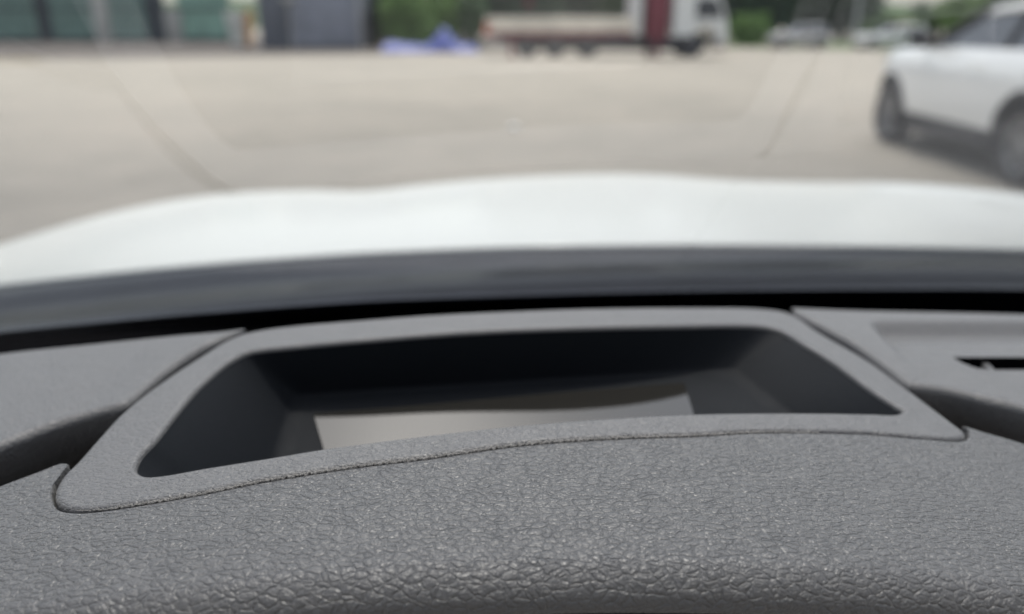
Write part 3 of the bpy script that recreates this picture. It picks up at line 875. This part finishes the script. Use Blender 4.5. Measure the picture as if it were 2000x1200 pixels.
        for xh in (xm + .12, xm - .85):
            m = MB(); m.tube([(xh, s*(W(xh, belt - .14) + .01), belt - .14), (xh + .04, s*(W(xh, belt - .14) + .04), belt - .14), (xh + .18, s*(W(xh, belt - .14) + .04), belt - .14), (xh + .22, s*(W(xh, belt - .14) + .01), belt - .14)], .014, 8); m.build('door_handle', paint, C)
        m = MB(); m.box(x1 - .42, x1 - .12, min(s*.44, s*.72), max(s*.44, s*.72), hoodz - .32, hoodz - .17, .04); m.build('headlight', LAMPW, C)
        m = MB(); m.box(x0 - .02, x0 + .12, min(s*.45, s*.80), max(s*.45, s*.80), belt - .30, belt - .12, .04); m.build('tail_light', LAMPR, C)
    # front and rear glass
    for fr, nm in ((1, 'windscreen'), (0, 'rear_window')):
        V = []
        for t_ in np.linspace(0, 1, 6):
            xe = (bx1 + (tx1_ - bx1) * t_) if fr else (bx0 + (tx0_ - bx0) * t_)
            for q in np.linspace(-1, 1, 12):
                V.append((xe + (.10 if fr else -.06) * (1 - q*q) - (.01 if fr else -.01), (gh(xe, t_) - .03) * q, zb + (zt - .06 - zb) * t_))
        mesh(nm, V, grid_faces(6, 12), CGL, C)
    for xc in (0, wb):
        for s in (1, -1): wheel(C, xc, s*(hw - .13), Rr, Rr, .23, s)
    return C
PAINT2 = M('white_suv_paint', (.90, .90, .88), .3, coat=1, coat_rough=.05)
rw = (4.65, 7.15); fw = (4.75, 10.0)
hd = math.atan2(fw[1] - rw[1], fw[0] - rw[0])
LAT = .93 - .13 + .11
ox = rw[0] + math.sin(hd) * LAT; oy = rw[1] - math.cos(hd) * LAT
make_car('suv', 'large white sport utility car parked close by at the right edge', ox, oy, hd, PAINT2, wb=2.85, Rr=.385, belt=1.19, hgt=1.66, hoodz=1.12)
SILV = M('silver_grey_paint', (.50, .50, .50), .3, metal=.3, coat=1)
make_car('parked_car', 'small pale hatchback parked below the dark trees', at_depth(1600, 53), 53.5, math.pi + .12, SILV, wb=2.4, hgt=1.5, belt=1.0, hw=.85, Rr=.31, group='cars parked far away', roh=.6, foh=.7, hoodz=.95, frx=.7)
make_car('parked_car', 'far white saloon half hidden behind the nearby white vehicle', at_depth(1785, 51), 51.5, math.pi + .05, PAINT2, wb=2.6, hgt=1.42, belt=.95, hw=.87, Rr=.31, group='cars parked far away', roh=.9, foh=.8, hoodz=.9, frx=.8)

# small pale lump standing for a pale spot on the yard
V = []; sx_, sy_g = ground(1004, 252)
for j in range(9):
    for i in range(13):
        an = 2 * math.pi * i / 12; ph = math.pi * j / 8
        rr_ = .065 * (1 + .45 * noise.noise(Vector((math.cos(an) * 2, math.sin(an) * 2, j * .9))))
        V.append((rr_ * math.sin(ph) * math.cos(an) * 1.2, rr_ * math.sin(ph) * math.sin(an), max(.005, .03 + .5 * rr_ * math.cos(ph))))
o = mesh('pale_lump', V, grid_faces(9, 13), M('white_lump', (.8, .8, .78), .8), smooth=False); o.location = (sx_, sy_g, 0)
tag(o, 'small crumpled white lump lying alone in the middle of the open yard', 'paper')
# street pole and crates in the background
POLE = noisy('weathered_concrete', (.30, .31, .32), (.40, .40, .40), 3, .85)
m = MB(); m.tube([(0, 0, 0), (0, 0, 4), (0, 0, 8.5)], [.17, .14, .11], 14); m.tube([(-.7, 0, 7.8), (.7, 0, 7.8)], .05, 8)
o = m.build('utility_pole', POLE); X = at_depth(1672, 62); o.location = (X, 62, 0); tag(o, 'grey concrete utility pole between the two far parked cars', 'pole')
CR = noisy('pale_timber', (.50, .42, .30), (.62, .54, .42), 6, .8)
t = empty('crate', (at_depth(1762, 58), 58, 0), label='pale slatted timber crate behind the far white saloon', cat='crate')
m = MB(); m.box(-.55, .55, -.45, .45, .1, 1.55); m.build('body', M('dark_timber', (.16, .12, .08), .8), t, smooth=False)
for k in range(5):
    m = MB(); m.box(-.6 + k*.25, -.42 + k*.25, -.48, -.452, .05, 1.62, .01); m.build('slat', CR, t)
m = MB(); m.box(-.62, .62, -.5, .5, 1.625, 1.70, .01); m.build('lid', CR, t)

# ---------------------------------------------------------------- lorry
LY = 38.5; LX = at_depth(950, LY); K = F / (LY * cp)
CREAM = corr('cream_bed_paint', (.78, .71, .60)); REDM = corr('dull_red_paint', (.17, .03, .045)); CABW = M('white_cab_paint', (.72, .73, .72), .35, coat=.6)
CHAS = M('dark_chassis_steel', (.03, .032, .04), .7); RED2 = M('red_trim_paint', (.5, .09, .05), .5)
def lx(px): return at_depth(px, LY) - LX
L = empty('lorry', (LX, LY, 0), label='long flatbed crane lorry with cream bed, red crane column and white cab', cat='lorry')
for ya in (.45, 1.7):
    m = MB(); m.box(lx(975), lx(1400), ya, ya + .17, .72, .895, .01); m.build('chassis_rail', CHAS, L)
for px in range(985, 1390, 45):
    m = MB(); m.box(lx(px), lx(px) + .12, .622, 1.698, .74, .89); m.build('cross_member', CHAS, L)
m = MB(); m.box(lx(1010), lx(1388), .64, 1.68, .30, .73, .05); m.build('underbody_shade', CHAS, L)  # dark box added to stand for the shade under the lorry
m = MB(); m.box(lx(945), lx(1238), 0, 2.4, .90, 1.16, .01); m.build('bed_frame', REDM, L)
for nm_, x0_, x1_, y0_, y1_ in (('side_board', lx(948), lx(1235), -.02, .05), ('side_board', lx(948), lx(1235), 2.35, 2.42), ('tail_board', lx(948), lx(950) + .02, .053, 2.347)):
    m = MB(); m.box(x0_, x1_, y0_, y1_, 1.162, 1.80, .01); m.build(nm_, CREAM, L)
for k in range(9):
    m = MB(); m.box(lx(955 + k*34), lx(955 + k*34) + .07, -.06, -.022, 1.10, 1.82, .01); m.build('board_stake', CREAM, L)
m = MB(); m.box(lx(945), lx(956), -.08, 2.48, 1.03, 1.52, .02); m.build('tail_lamp_bar', RED2, L)
m = MB(); m.box(lx(1236), lx(1254), 0, 2.4, 1.0, 3.4, .03); m.build('headboard', M('pale_headboard', (.58, .58, .57), .5), L)
m = MB(); m.box(lx(1262), lx(1300), .7, 1.7, .95, 3.6, .06); m.build('crane_column', REDM, L)
m = MB(); m.box(lx(1264), lx(1306), -.02, .5, .72, 3.4, .05); m.build('crane_cylinder', REDM, L)
m = MB(); m.box(lx(1010), lx(1300), 1.0, 1.35, 3.2, 3.55, .03); m.build('crane_boom', REDM, L)
m = MB(); m.tube([(lx(1300), 1.2, 2.3), (lx(1230), 1.2, 3.2)], .09); m.build('boom_ram', REDM, L)
m = MB(); m.tube([(lx(1033), 1.2, 3.25), (lx(1033), 1.2, 2.5)], .05); m.box(lx(1026), lx(1040), 1.1, 1.3, 2.30, 2.58, .04); m.build('crane_hook', REDM, L)
for px in (1000, 1285):
    for yy in (-.12, 2.35):
        m = MB(); m.box(lx(px) - .1, lx(px) + .1, yy, yy + .18, .12, 1.0, .02); m.box(lx(px) - .2, lx(px) + .2, yy - .1, yy + .28, .0, .12, .02); m.build('outrigger', REDM, L)
# cab
m = MB(); c0, c1 = lx(1316), lx(1420)
prof = [(c0, .95), (c1 - 1.55, .95), (c1 - 1.5, 1.2), (c1 - 1.2, 1.38), (c1 - .75, 1.38), (c1 - .42, 1.1), (c1 - .38, .62), (c1, .62), (c1 + .02, 1.3), (c1 - .05, 1.75), (c1 - .42, 2.75), (c1 - .6, 2.9), (c0 + .1, 2.9), (c0, 2.8)]
n = len(prof); V = [(x, 0.02, z) for x, z in prof] + [(x, 2.38, z) for x, z in prof]
m.add(V, [tuple(range(n)), tuple(range(2*n - 1, n - 1, -1))] + [(i, n + i, n + (i+1) % n, (i+1) % n) for i in range(n)])
cab = m.build('cab', CABW, L, smooth=False)
for yy, d in ((-.004, 0), (2.384, 0)):
    m = MB(); m.add([(c0 + 1.0, yy, 1.75), (c1 - .22, yy, 1.75), (c1 - .55, yy, 2.62), (c0 + 1.0, yy, 2.62)], [(0,1,2,3)]); m.build('cab_window', CGL, cab, smooth=False)
    m = MB(); m.box(c0 + 1.05, c0 + 1.3, yy - .03, yy + .03, 1.5, 1.56, .01); m.build('door_handle', CHAS, cab)
m = MB(); m.add([(c1 - .045, .2, 1.85), (c1 - .045, 2.2, 1.85), (c1 - .365, 2.2, 2.65), (c1 - .365, .2, 2.65)], [(0,1,2,3)]); m.build('windscreen', CGL, cab, smooth=False)
m = MB(); m.box(c1 - .35, c1 + .12, -.02, 2.42, .38, .66, .05); m.build('bumper', corr('pinkish_grey_bumper', (.42, .36, .34)), L)
m = MB(); m.box(c1 - .15, c1 - .05, -.42, -.22, 1.9, 2.35, .03); m.build('door_mirror', CHAS, cab)
for px, rr_ in ((1355, .58), (1030, .5), (1085, .5), (1150, .5)):
    for s, yy in ((-1, .22), (1, 2.18)): wheel(L, lx(px), yy, rr_, rr_, .32, s, RIMD, 6)
m = MB(); m.box(lx(1175), lx(1225), .02, .5, .50, .95, .06); m.build('fuel_tank', CHAS, L)
m = MB(); m.box(lx(1175), lx(1250), .1, .5, .42, .5, .02); m.build('side_guard', CHAS, L)
m = MB(); m.box(lx(1262), lx(1330), .05, .6, .30, .93, .04); m.build('tool_box', CHAS, L)
